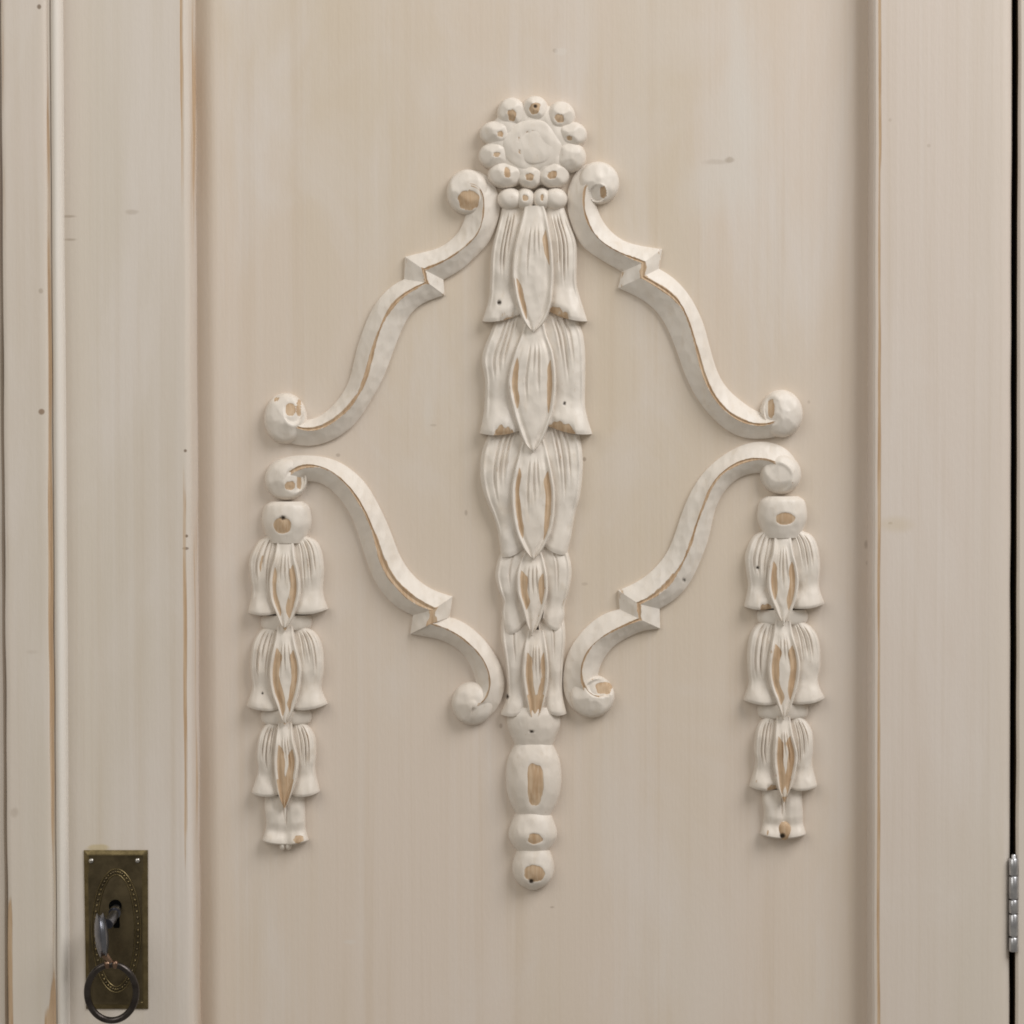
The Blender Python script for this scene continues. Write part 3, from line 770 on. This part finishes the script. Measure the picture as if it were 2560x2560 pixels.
tiers = [
    dict(lo=[(1256, 515), (1245, 560), (1233, 605), (1227, 643), (1224, 714), (1219, 757), (1205, 803)], li=[(1310, 515), (1305, 545), (1296, 633), (1294, 702), (1302, 756), (1306, 782)],
         ro=[(1410, 515), (1425, 560), (1442, 614), (1442, 702), (1450, 740), (1469, 803)], ri=[(1355, 515), (1362, 545), (1372, 633), (1373, 702), (1370, 755), (1366, 774)],
         pl=[(1309, 515), (1303, 545), (1285, 620), (1279, 679), (1284, 725), (1293, 765), (1308, 805), (1331, 832)],
         pr=[(1362, 515), (1370, 545), (1382, 620), (1385, 679), (1383, 725), (1378, 765), (1362, 805), (1335, 832)],
         wl=(0.5, 0.97, 9), wr=(0.12, 0.55, 9), lip_r=(0.45, 0.95, 0.7), lip_l=(0.4, 0.85, 0.45)),
    dict(lo=[(1252, 770), (1236, 805), (1222, 840), (1210, 870), (1204, 904), (1212, 954), (1209, 1028), (1199, 1083)], li=[(1324, 768), (1322, 800), (1312, 850), (1288, 954), (1294, 1020), (1304, 1074)],
         ro=[(1432, 770), (1448, 808), (1460, 845), (1464, 904), (1463, 1004), (1468, 1040), (1481, 1085)], ri=[(1346, 760), (1348, 800), (1360, 850), (1378, 954), (1374, 1020), (1366, 1062)],
         pl=[(1309, 808), (1300, 840), (1284, 885), (1269, 954), (1280, 1020), (1296, 1075), (1310, 1108), (1331, 1130)],
         pr=[(1362, 808), (1370, 840), (1385, 885), (1391, 954), (1385, 1020), (1368, 1075), (1352, 1108), (1335, 1130)],
         wl=(0.2, 0.74, 12), wr=(0.22, 0.78, 9), lip_r=(0.4, 0.9, 0.85), lip_l=(0.35, 0.75, 0.75)),
    dict(lo=[(1236, 1052), (1220, 1088), (1206, 1125), (1200, 1160), (1201, 1200), (1214, 1248), (1232, 1290), (1244, 1330), (1252, 1392)], li=[(1324, 1052), (1322, 1085), (1312, 1130), (1294, 1240), (1300, 1310), (1312, 1368)],
         ro=[(1436, 1048), (1449, 1088), (1456, 1130), (1457, 1180), (1450, 1240), (1438, 1286), (1429, 1338), (1418, 1386)], ri=[(1344, 1045), (1346, 1085), (1354, 1130), (1374, 1240), (1370, 1310), (1358, 1362)],
         pl=[(1306, 1098), (1298, 1124), (1281, 1195), (1277, 1243), (1285, 1314), (1302, 1362), (1318, 1385), (1332, 1398)],
         pr=[(1362, 1098), (1370, 1124), (1384, 1195), (1389, 1243), (1383, 1314), (1364, 1362), (1348, 1385), (1336, 1398)],
         wl=(0.16, 0.9, 10), wr=(0.2, 0.92, 11), lip_r=None, lip_l=None),
    dict(lo=[(1262, 1335), (1252, 1380), (1242, 1410), (1238, 1443), (1246, 1475), (1256, 1505), (1254, 1540), (1262, 1588)], li=[(1326, 1335), (1322, 1385), (1314, 1430), (1304, 1500), (1314, 1556)],
         ro=[(1410, 1335), (1420, 1380), (1428, 1410), (1429, 1440), (1422, 1480), (1412, 1515), (1412, 1540), (1402, 1576)], ri=[(1340, 1335), (1346, 1380), (1352, 1430), (1362, 1500), (1356, 1550)],
         pl=[(1309, 1380), (1298, 1404), (1290, 1440), (1292, 1481), (1302, 1515), (1314, 1555), (1328, 1588)],
         pr=[(1356, 1380), (1364, 1404), (1370, 1440), (1371, 1481), (1363, 1515), (1350, 1555), (1332, 1588)],
         wl=(0.16, 0.75, 13), wr=(0.18, 0.7, 9), lip_r=None, lip_l=None),
    dict(lo=[(1260, 1525), (1253, 1560), (1253, 1600), (1262, 1650), (1267, 1700), (1266, 1745), (1251, 1786)], li=[(1328, 1525), (1326, 1560), (1322, 1620), (1316, 1680), (1322, 1775)],
         ro=[(1404, 1525), (1412, 1560), (1414, 1600), (1408, 1660), (1406, 1710), (1408, 1745), (1417, 1784)], ri=[(1342, 1525), (1346, 1560), (1352, 1620), (1362, 1680), (1356, 1772)],
         pl=[(1318, 1575), (1309, 1615), (1304, 1678), (1309, 1726), (1320, 1773), (1333, 1806)],
         pr=[(1362, 1575), (1369, 1615), (1374, 1678), (1369, 1726), (1356, 1773), (1337, 1806)],
         wl=(0.18, 0.9, 12), wr=(0.16, 0.9, 9), lip_r=None, lip_l=None, tip=0.66),
]
for i, T in enumerate(tiers):
    k = (1.0, 1.0, 0.95, 0.9, 0.9)[i]
    fl = ((0.34, 4.5), (0.48, 5), (0.60, 4)) if i < 3 else ((0.45, 3),)
    leaf(drop, T['lo'], T['li'], H=34 * k, wear_lip=T['lip_l'], flutes=fl, seed=100 + i, lip=(11, 12, 3, 2, 7)[i])
    leaf(drop, T['ro'], T['ri'], H=35 * k, wear_lip=T['lip_r'], flutes=fl, seed=120 + i, lip=(12, 13, 3, 2, 7)[i])
    petal(drop, T['pl'], T['pr'], H=47 * k, wl=T['wl'], wr=T['wr'], tipwear=T.get('tip', 0), seed=140 + i)
turned('finial_cup', drop, 1334, [(1768, 56), (1790, 66), (1815, 67), (1840, 58), (1866, 47)], hk=0.62, seed=160)
turned('finial_bead', drop, 1334, [(1852, 40), (1872, 53), (1900, 65), (1936, 70), (1975, 68), (2010, 58), (2042, 42)], hk=0.66, wear=(1318, 1358, 1904, 2011), seed=161)
turned('finial_bead', drop, 1332, [(2030, 40), (2050, 51), (2083, 61), (2105, 56), (2134, 37)], hk=0.72, wear=(1318, 1356, 2080, 2108), seed=162)
turned('finial_bead', drop, 1333, [(2122, 38), (2145, 48), (2172, 53), (2196, 48), (2214, 34), (2227, 10)], hk=0.78, wear=(1311, 1361, 2158, 2204), seed=163)

# ------------------------------------------------------------------ side tassels
def tassel(label, dx, dy, sy_, seed, wears, tilt=0.0):
    y0 = 1257
    def q(p): return (p[0] + dx + tilt * (p[1] - y0), y0 + dy + (p[1] - y0) * sy_)
    def Q(l): return [q(p) for p in l]
    c = q((715, 1700)); cx_, cz_ = ORN(c[0], c[1])
    root = empty('carved_tassel', (float(cx_), 0, float(cz_)), label, 'carving', 'carved bellflower tassels beside the central drop')
    bc = q((715, 1306))
    w0 = wears['ball']
    yb = [(1254, 40), (1266, 56), (1290, 62), (1312, 62), (1335, 54), (1358, 44)]
    turned('ball', root, bc[0], [(q((0, a))[1], b) for a, b in yb], hk=0.72, wear=w0, seed=seed)
    T = [
        dict(lo=[(668, 1340), (645, 1352), (630, 1375), (621, 1406), (624, 1444), (628, 1481), (618, 1531)], li=[(700, 1340), (694, 1400), (688, 1462), (692, 1500), (702, 1530)],
             ro=[(764, 1340), (788, 1352), (802, 1375), (809, 1420), (807, 1481), (819, 1523)], ri=[(730, 1340), (736, 1400), (740, 1462), (736, 1500), (726, 1532)],
             pl=[(692, 1345), (684, 1397), (676, 1425), (672, 1462), (676, 1499), (691, 1537), (711, 1576)],
             pr=[(736, 1345), (742, 1397), (749, 1425), (754, 1462), (750, 1499), (738, 1537), (716, 1576)]),
        dict(lo=[(668, 1566), (648, 1578), (632, 1603), (625, 1643), (625, 1687), (628, 1722), (615, 1765)], li=[(700, 1566), (694, 1620), (688, 1680), (692, 1730), (704, 1772)],
             ro=[(762, 1566), (786, 1582), (801, 1605), (808, 1640), (808, 1680), (803, 1722), (818, 1760)], ri=[(730, 1566), (736, 1620), (740, 1680), (736, 1730), (726, 1772)],
             pl=[(692, 1565), (684, 1608), (674, 1661), (673, 1696), (679, 1731), (696, 1775), (711, 1811)],
             pr=[(734, 1565), (742, 1608), (755, 1661), (755, 1696), (749, 1731), (735, 1775), (716, 1811)]),
        dict(lo=[(670, 1806), (655, 1822), (645, 1845), (640, 1888), (643, 1927), (628, 1982)], li=[(700, 1806), (696, 1850), (694, 1900), (698, 1950), (704, 1984)],
             ro=[(758, 1806), (775, 1822), (788, 1849), (789, 1890), (787, 1925), (798, 1980)], ri=[(728, 1806), (732, 1850), (736, 1900), (732, 1950), (724, 1986)],
             pl=[(694, 1806), (688, 1849), (684, 1898), (686, 1937), (693, 1977), (710, 2019)],
             pr=[(732, 1806), (738, 1849), (749, 1898), (745, 1937), (734, 1977), (715, 2019)]),
    ]
    for i, t in enumerate(T):
        if i < 2:
            ya = (1543, 1779)[i]
            cc = q((714, ya + 14))
            turned('collar', root, cc[0], [(q((0, ya - 4))[1], 58), (q((0, ya + 3))[1], 63), (q((0, ya + 16))[1], 64), (q((0, ya + 26))[1], 61), (q((0, ya + 32))[1], 55)], hk=0.42, seed=seed + 20 + i, nv=24)
        leaf(root, Q(t['lo']), Q(t['li']), H=33, lip=8, seed=seed + 30 + i, flutes=((0.30, 4.5), (0.48, 5), (0.66, 4)), bulge=7, rim=3, top_drop=0.4, wear_lip=wears.get('lip%d' % i), worn=wears.get('leaf%d' % i, ()))
        leaf(root, Q(t['ro']), Q(t['ri']), H=33, lip=8, seed=seed + 40 + i, flutes=((0.30, 4.5), (0.48, 5), (0.66, 4)), bulge=7, rim=3, top_drop=0.4)
        wl, wr, tip = wears['p'][i]
        petal(root, Q(t['pl']), Q(t['pr']), H=45, wl=wl, wr=wr, tipwear=tip, seed=seed + 50 + i, rimw=8, lines=((-0.3, 3), (0.0, 3.5), (0.32, 3)))
    # last bell, short and open
    lo = [(660, 1990), (660, 2020), (664, 2050), (662, 2075), (654, 2102)]; li = [(714, 1990), (714, 2020), (714, 2050), (714, 2080), (713, 2112)]
    ro = [(760, 1990), (761, 2020), (762, 2050), (763, 2075), (770, 2102)]; ri = [(712, 1990), (712, 2020), (712, 2050), (712, 2080), (712, 2112)]
    leaf(root, Q(lo), Q(li), H=28, lip=5, seed=seed + 60, flutes=((0.9, 3),), bulge=2, rim=0, top_drop=0.2, worn=wears.get('endl', ()))
    leaf(root, Q(ro), Q(ri), H=28, lip=5, seed=seed + 61, flutes=((0.9, 3),), bulge=2, rim=0, top_drop=0.2, worn=wears.get('endr', ()))
    nb = q((712, 2108))
    if wears.get('nub'):
        e = q((715, 2092))
        dome('nub', root, e[0], e[1], 20, 26, 34, base=8, power=3, wearspot=[(e[0], e[1], 19, 25)], seed=seed + 62, nr=12, nt=32)
    else:
        dome('nub', root, nb[0] - 7, nb[1] + 6, 9, 15, 24, base=5, seed=seed + 63, nr=10, nt=24)
        dome('nub', root, nb[0] + 8, nb[1] + 6, 9, 14, 24, base=5, seed=seed + 64, nr=10, nt=24)

tassel('white carved three-bell tassel on the lock side of the panel', 0, 0, 1.0, 200,
       dict(ball=(685, 731, 1292, 1334), p=[((0.24, 0.92, 9), (0.22, 0.94, 13), 0.93), ((0.16, 0.97, 16), (0.18, 0.95, 11), 0.94), ((0.2, 0.95, 13), (0.24, 0.95, 13), 0.62)],
            leaf0=((0.40, 0.5, 0.28, 0.5),), endr=((0.12, 0.62, 0.83, 1.0),)))
tassel('white carved three-bell tassel on the hinge side, bare wood oval at its tip', 1242, -13, 0.997, 300,
       dict(ball=(1936, 1985, 1280, 1312), p=[((0.24, 0.8, 11), (0.24, 0.92, 11), 0.0), ((0.18, 0.93, 15), (0.18, 0.88, 12), 0.0), ((0.16, 0.97, 13), (0.16, 0.97, 12), 0.9)],
            lip0=(0.45, 0.8, 0.8), lip2=(0.55, 0.9, 0.7), nub=True, endl=((0.22, 0.3, 0.85, 0.98),)), tilt=0.006)

# ------------------------------------------------------------------ lock plate, key and ring
LOCK = make_affine(STILE_Y - 0.001)
def lp(px_, py_, h):
    x, z = LOCK(px_, py_)
    return (float(x), STILE_Y - h * S, float(z))

pl = lp(290, 2523, 0)
plate = empty('lock_plate', pl, 'tarnished brass lock plate with a beaded oval and keyhole, nailed to the door stile', 'lock plate')
# plate: bevelled sheet with a shallow oval boss, as a relief grid with a real keyhole cut out
nx, ny = 60, 130
us = np.linspace(0, 1, nx); vv = np.linspace(0, 1, ny)
GX = np.zeros((ny, nx)); GY = np.zeros((ny, nx)); GH = np.zeros((ny, nx))
for i, v in enumerate(vv):
    x0 = 209 + 6 * v; x1 = 369 + 1 * v
    for j, u in enumerate(us):
        x = x0 + (x1 - x0) * u; yy = 2126 + (2523 - 2126) * v
        d = min(x - x0, x1 - x, yy - 2126, 2523 - yy)
        e = math.hypot((x - 291) / 47, (yy - 2326) / 138)
        h = 3 + 5.0 * min(1, max(0, d / 11)) - 1.0 * (d > 11) * min(1, (d - 11) / 6)
        if e < 1: h += 5.0 * (1 - e ** 3)
        GX[i, j], GY[i, j], GH[i, j] = x, yy, h
X, Z = LOCK(GX, GY)
V = np.stack([X, STILE_Y - GH * S, Z], -1).reshape(-1, 3)
F = []
def in_hole(x, yy):
    return math.hypot(x - 289, yy - 2264) < 15 or (abs(x - 293) < 8 and 2264 < yy < 2318)
for i in range(ny - 1):
    for j in range(nx - 1):
        cx_, cy_ = GX[i:i + 2, j:j + 2].mean(), GY[i:i + 2, j:j + 2].mean()
        if in_hole(cx_, cy_): continue
        F.append((i * nx + j, (i + 1) * nx + j, (i + 1) * nx + j + 1, i * nx + j + 1))
ring = [j for j in range(nx)] + [i * nx + nx - 1 for i in range(1, ny)] + [(ny - 1) * nx + j for j in range(nx - 2, -1, -1)] + [i * nx for i in range(ny - 2, 0, -1)]
b0 = len(V)
Bv = V[ring].copy(); Bv[:, 1] = STILE_Y + 0.0003
V = np.vstack([V, Bv])
for k in range(len(ring)):
    F.append((ring[k], ring[(k + 1) % len(ring)], b0 + (k + 1) % len(ring), b0 + k))
fm = []
for f in F:
    c = np.mean([(GX.reshape(-1)[q], GY.reshape(-1)[q]) if q < b0 else (0, 0) for q in f], 0)
    fm.append(1 if min(c[0] - 209, 370 - c[0], c[1] - 2126, 2523 - c[1]) < 13 else 0)
mesh_obj('plate', V, F, M_BRASS, plate, angle=25, mats=[M_BRASS_HI], fmat=fm)
# smooth-edged black plug, the keyhole's shade put into its colour
def ngon_prism(name, outline, h0, h1, mat, parent):
    n = len(outline)
    V = [lp(x, yy, h0) for x, yy in outline] + [lp(x, yy, h1) for x, yy in outline]
    F = [tuple(range(n))[::-1], tuple(range(n, 2 * n))] + [(k, (k + 1) % n, n + (k + 1) % n, n + k) for k in range(n)]
    return mesh_obj(name, V, F, mat, parent, smooth=False)
out = []
for a in np.linspace(-65, 245, 22):
    out.append((289 + 16 * math.cos(math.radians(a)), 2264 - 16 * math.sin(math.radians(a))))
out = out + [(284, 2312), (286, 2319), (299, 2319), (301, 2312)]
ngon_prism('keyhole', out, 1.0, 12.6, M_HOLE, plate)
# beads round the oval
def small_dome(name, x, yy, r, h, h0, mat, parent, sy=1.0, rot=0.0):
    V, F = [], []
    nr, nt_ = 4, 8
    V.append(lp(x, yy, h0 + h))
    for i in range(1, nr + 1):
        f = i / nr * math.pi / 2
        for k in range(nt_):
            a = 2 * math.pi * k / nt_
            ax, ay = r * math.sin(f) * math.cos(a), r * sy * math.sin(f) * math.sin(a)
            V.append(lp(x + ax * math.cos(rot) - ay * math.sin(rot), yy + ax * math.sin(rot) + ay * math.cos(rot), h0 + h * math.cos(f)))
    for k in range(nt_):
        F.append((0, 1 + k, 1 + (k + 1) % nt_))
        for i in range(nr - 1):
            a = 1 + i * nt_
            F.append((a + k, a + nt_ + k, a + nt_ + (k + 1) % nt_, a + (k + 1) % nt_))
    return mesh_obj(name, V, F, mat, parent, angle=60)
rs = random.Random(4)
nb = 58
for k in range(nb):
    a = 2 * math.pi * k / nb
    small_dome('border_bead', 291 + 54 * math.cos(a), 2326 + 147 * math.sin(a), 4.6, 5.0 * rs.uniform(0.6, 1), 6.6, M_BRASS_HI if rs.random() < 0.6 else M_BRASS, plate, 0.7, math.atan2(147 * math.cos(a), -54 * math.sin(a)))
def tube(name, pts, rad, mat, parent, closed=False, ns=12, flat=None):
    P = [Vector(p) for p in pts]
    n = len(P)
    V, F = [], []
    up0 = Vector((0, -1, 0.02))
    for i in range(n):
        t = (P[(i + 1) % n] - P[i - 1]) if closed else (P[min(i + 1, n - 1)] - P[max(i - 1, 0)])
        t.normalize()
        s1 = t.cross(up0)
        if s1.length < 1e-4: s1 = t.cross(Vector((1, 0, 0)))
        s1.normalize(); s2 = s1.cross(t).normalized()
        r = rad[i] if hasattr(rad, '__len__') else rad
        for k in range(ns):
            a = 2 * math.pi * k / ns
            V.append(tuple(P[i] + s1 * (r * math.cos(a)) + s2 * (r * math.sin(a) * (flat or 1))))
    m = n if closed else n - 1
    for i in range(m):
        for k in range(ns):
            a, b = i * ns, ((i + 1) % n) * ns
            F.append((a + k, a + (k + 1) % ns, b + (k + 1) % ns, b + k))
    if not closed:
        F.append(tuple(range(ns - 1, -1, -1))); F.append(tuple((n - 1) * ns + k for k in range(ns)))
    return mesh_obj(name, V, F, mat, parent, angle=45)
for rxk, ryk, rr in ((47, 140, 1.5), (61, 154, 1.6)):
    tube('oval_border', [lp(291 + rxk * math.cos(a), 2326 + ryk * math.sin(a), 8.2) for a in np.linspace(0, 2 * math.pi, 72, endpoint=False)], rr * S, M_BRASS_HI, plate, True, 8)
for x, yy in ((228, 2152), (344, 2151), (354, 2507)):
    small_dome('nail', x, yy, 7.5 if yy < 2400 else 4, 6.5 if yy < 2400 else 3, 6.0, M_NAIL if yy < 2400 else M_BRASS_HI, plate)

# key: shank leaving the keyhole, collar, flattened oval bow turned nearly edge-on
kbase = lp(290, 2275, 10)
key = empty('key', kbase, 'grey iron key with an oval bow standing in the brass lock plate', 'key')
def kp(px_, py_, h):
    yk = STILE_Y - h * S
    x, z = on_plane(px_, py_, yk)
    return (x, yk, z)
sh = [kp(291, 2268, 2), kp(290, 2272, 20), kp(286, 2284, 48), kp(279, 2297, 76), kp(270, 2310, 100)]
tube('shank', sh, [11 * S, 11 * S, 11.5 * S, 13 * S, 13 * S], M_KEY, key, False, 16)
tube('collar', [kp(288.5, 2278, 34), kp(286.5, 2283, 45)], [14.5 * S, 15 * S], M_KEY, key, False, 18)
# bow: lens-shaped body with two raised ridges, tilted
def bow_mesh():
    V, F = [], []
    c = Vector(kp(254, 2338, 104))
    R = Euler((math.radians(4), math.radians(8), math.radians(-76))).to_matrix()
    nt_, nl = 40, 16
    prof = [(-1, 0.0), (-0.9, 0.5), (-0.62, 0.86), (-0.42, 1.0), (-0.2, 0.92), (0.0, 0.89), (0.2, 0.92), (0.42, 1.0), (0.62, 0.86), (0.9, 0.5), (1, 0.0)]
    half_t = 21 * S
    for (s_, rr) in prof:
        for k in range(nt_):
            a = 2 * math.pi * k / nt_
            lx = 40 * S * rr * math.cos(a); lz = 56 * S * rr * math.sin(a)
            p = c + R @ Vector((lx, s_ * half_t * 0.80, lz))
            V.append(tuple(p))
    for i in range(len(prof) - 1):
        for k in range(nt_):
            F.append((i * nt_ + k, i * nt_ + (k + 1) % nt_, (i + 1) * nt_ + (k + 1) % nt_, (i + 1) * nt_ + k))
    return V, F
V, F = bow_mesh()
mesh_obj('bow', V, F, M_KEY, key, angle=50)
tube('loop', [kp(262, 2386, 100), kp(270, 2398, 100), kp(277, 2406, 98)], [9 * S, 8 * S, 7 * S], M_COPPER, key, False, 14)
for x in (268, 288):
    V, F = [], []
    c = Vector(kp(x, 2411, 100))
    for i in range(9):
        f = math.pi * i / 8
        for k in range(14):
            a = 2 * math.pi * k / 14
            V.append(tuple(c + Vector((math.sin(f) * math.cos(a) * 8.5, math.cos(f) * 8.5, math.sin(f) * math.sin(a) * 11)) * S))
    for i in range(8):
        for k in range(14):
            F.append((i * 14 + k, i * 14 + (k + 1) % 14, (i + 1) * 14 + (k + 1) % 14, (i + 1) * 14 + k))
    mesh_obj('loop_end', V, F, M_COPPER, key, angle=60)
kr = empty('key_ring', kp(279, 2553, 90), 'dark iron ring hanging from the key in front of the brass plate', 'ring')
tube('ring_wire', [kp(279 + 61 * math.cos(a), 2481 + 70 * math.sin(a), 98 - 22 * (1 + math.sin(a)) * 0.5) for a in np.linspace(0, 2 * math.pi, 64, endpoint=False)], 8.4 * S, M_RING, kr, True, 14)

# ------------------------------------------------------------------ hinge
hg = empty('hinge', lp(2535, 2381, -6), 'bright zinc butt hinge in the dark gap of the cupboard door', 'hinge')
hx = 2535
for (a, b) in ((2147, 2189), (2192, 2248), (2251, 2284), (2287, 2341), (2345, 2380)):
    r = 11.5
    pts = [lp(hx, a, -2), lp(hx, a + 1.5, -2), lp(hx, b - 1.5, -2), lp(hx, b, -2)]
    tube('knuckle', pts, [(r - 1.5) * S, r * S, r * S, (r - 1.5) * S], M_ZINC, hg, False, 24)
tube('pin', [lp(hx + 1, 2137, -2), lp(hx + 1, 2139, -2), lp(hx + 1, 2376, -2)], [4 * S, 6 * S, 6 * S], M_ZINC, hg, False, 14)
def slab(name, x0, x1, ya, yb_, h0, h1, mat, parent):
    V = [lp(x0, ya, h0), lp(x1, ya, h0), lp(x1, yb_, h0), lp(x0, yb_, h0), lp(x0, ya, h1), lp(x1, ya, h1), lp(x1, yb_, h1), lp(x0, yb_, h1)]
    F = [(3, 2, 1, 0), (4, 5, 6, 7), (0, 1, 5, 4), (1, 2, 6, 5), (2, 3, 7, 6), (3, 0, 4, 7)]
    return mesh_obj(name, V, F, mat, parent, smooth=False)
slab('leaf', 2544, 2548.4, 2140, 2381, -70, -3, M_ZINC, hg)
slab('leaf', 2531.6, 2533.2, 2188, 2345, -70, -6, M_ZINC, hg)

print('objects', len(bpy.data.objects), 'tris', sum(len(p.vertices) - 2 for o in bpy.data.objects if o.type == 'MESH' for p in o.data.polygons))
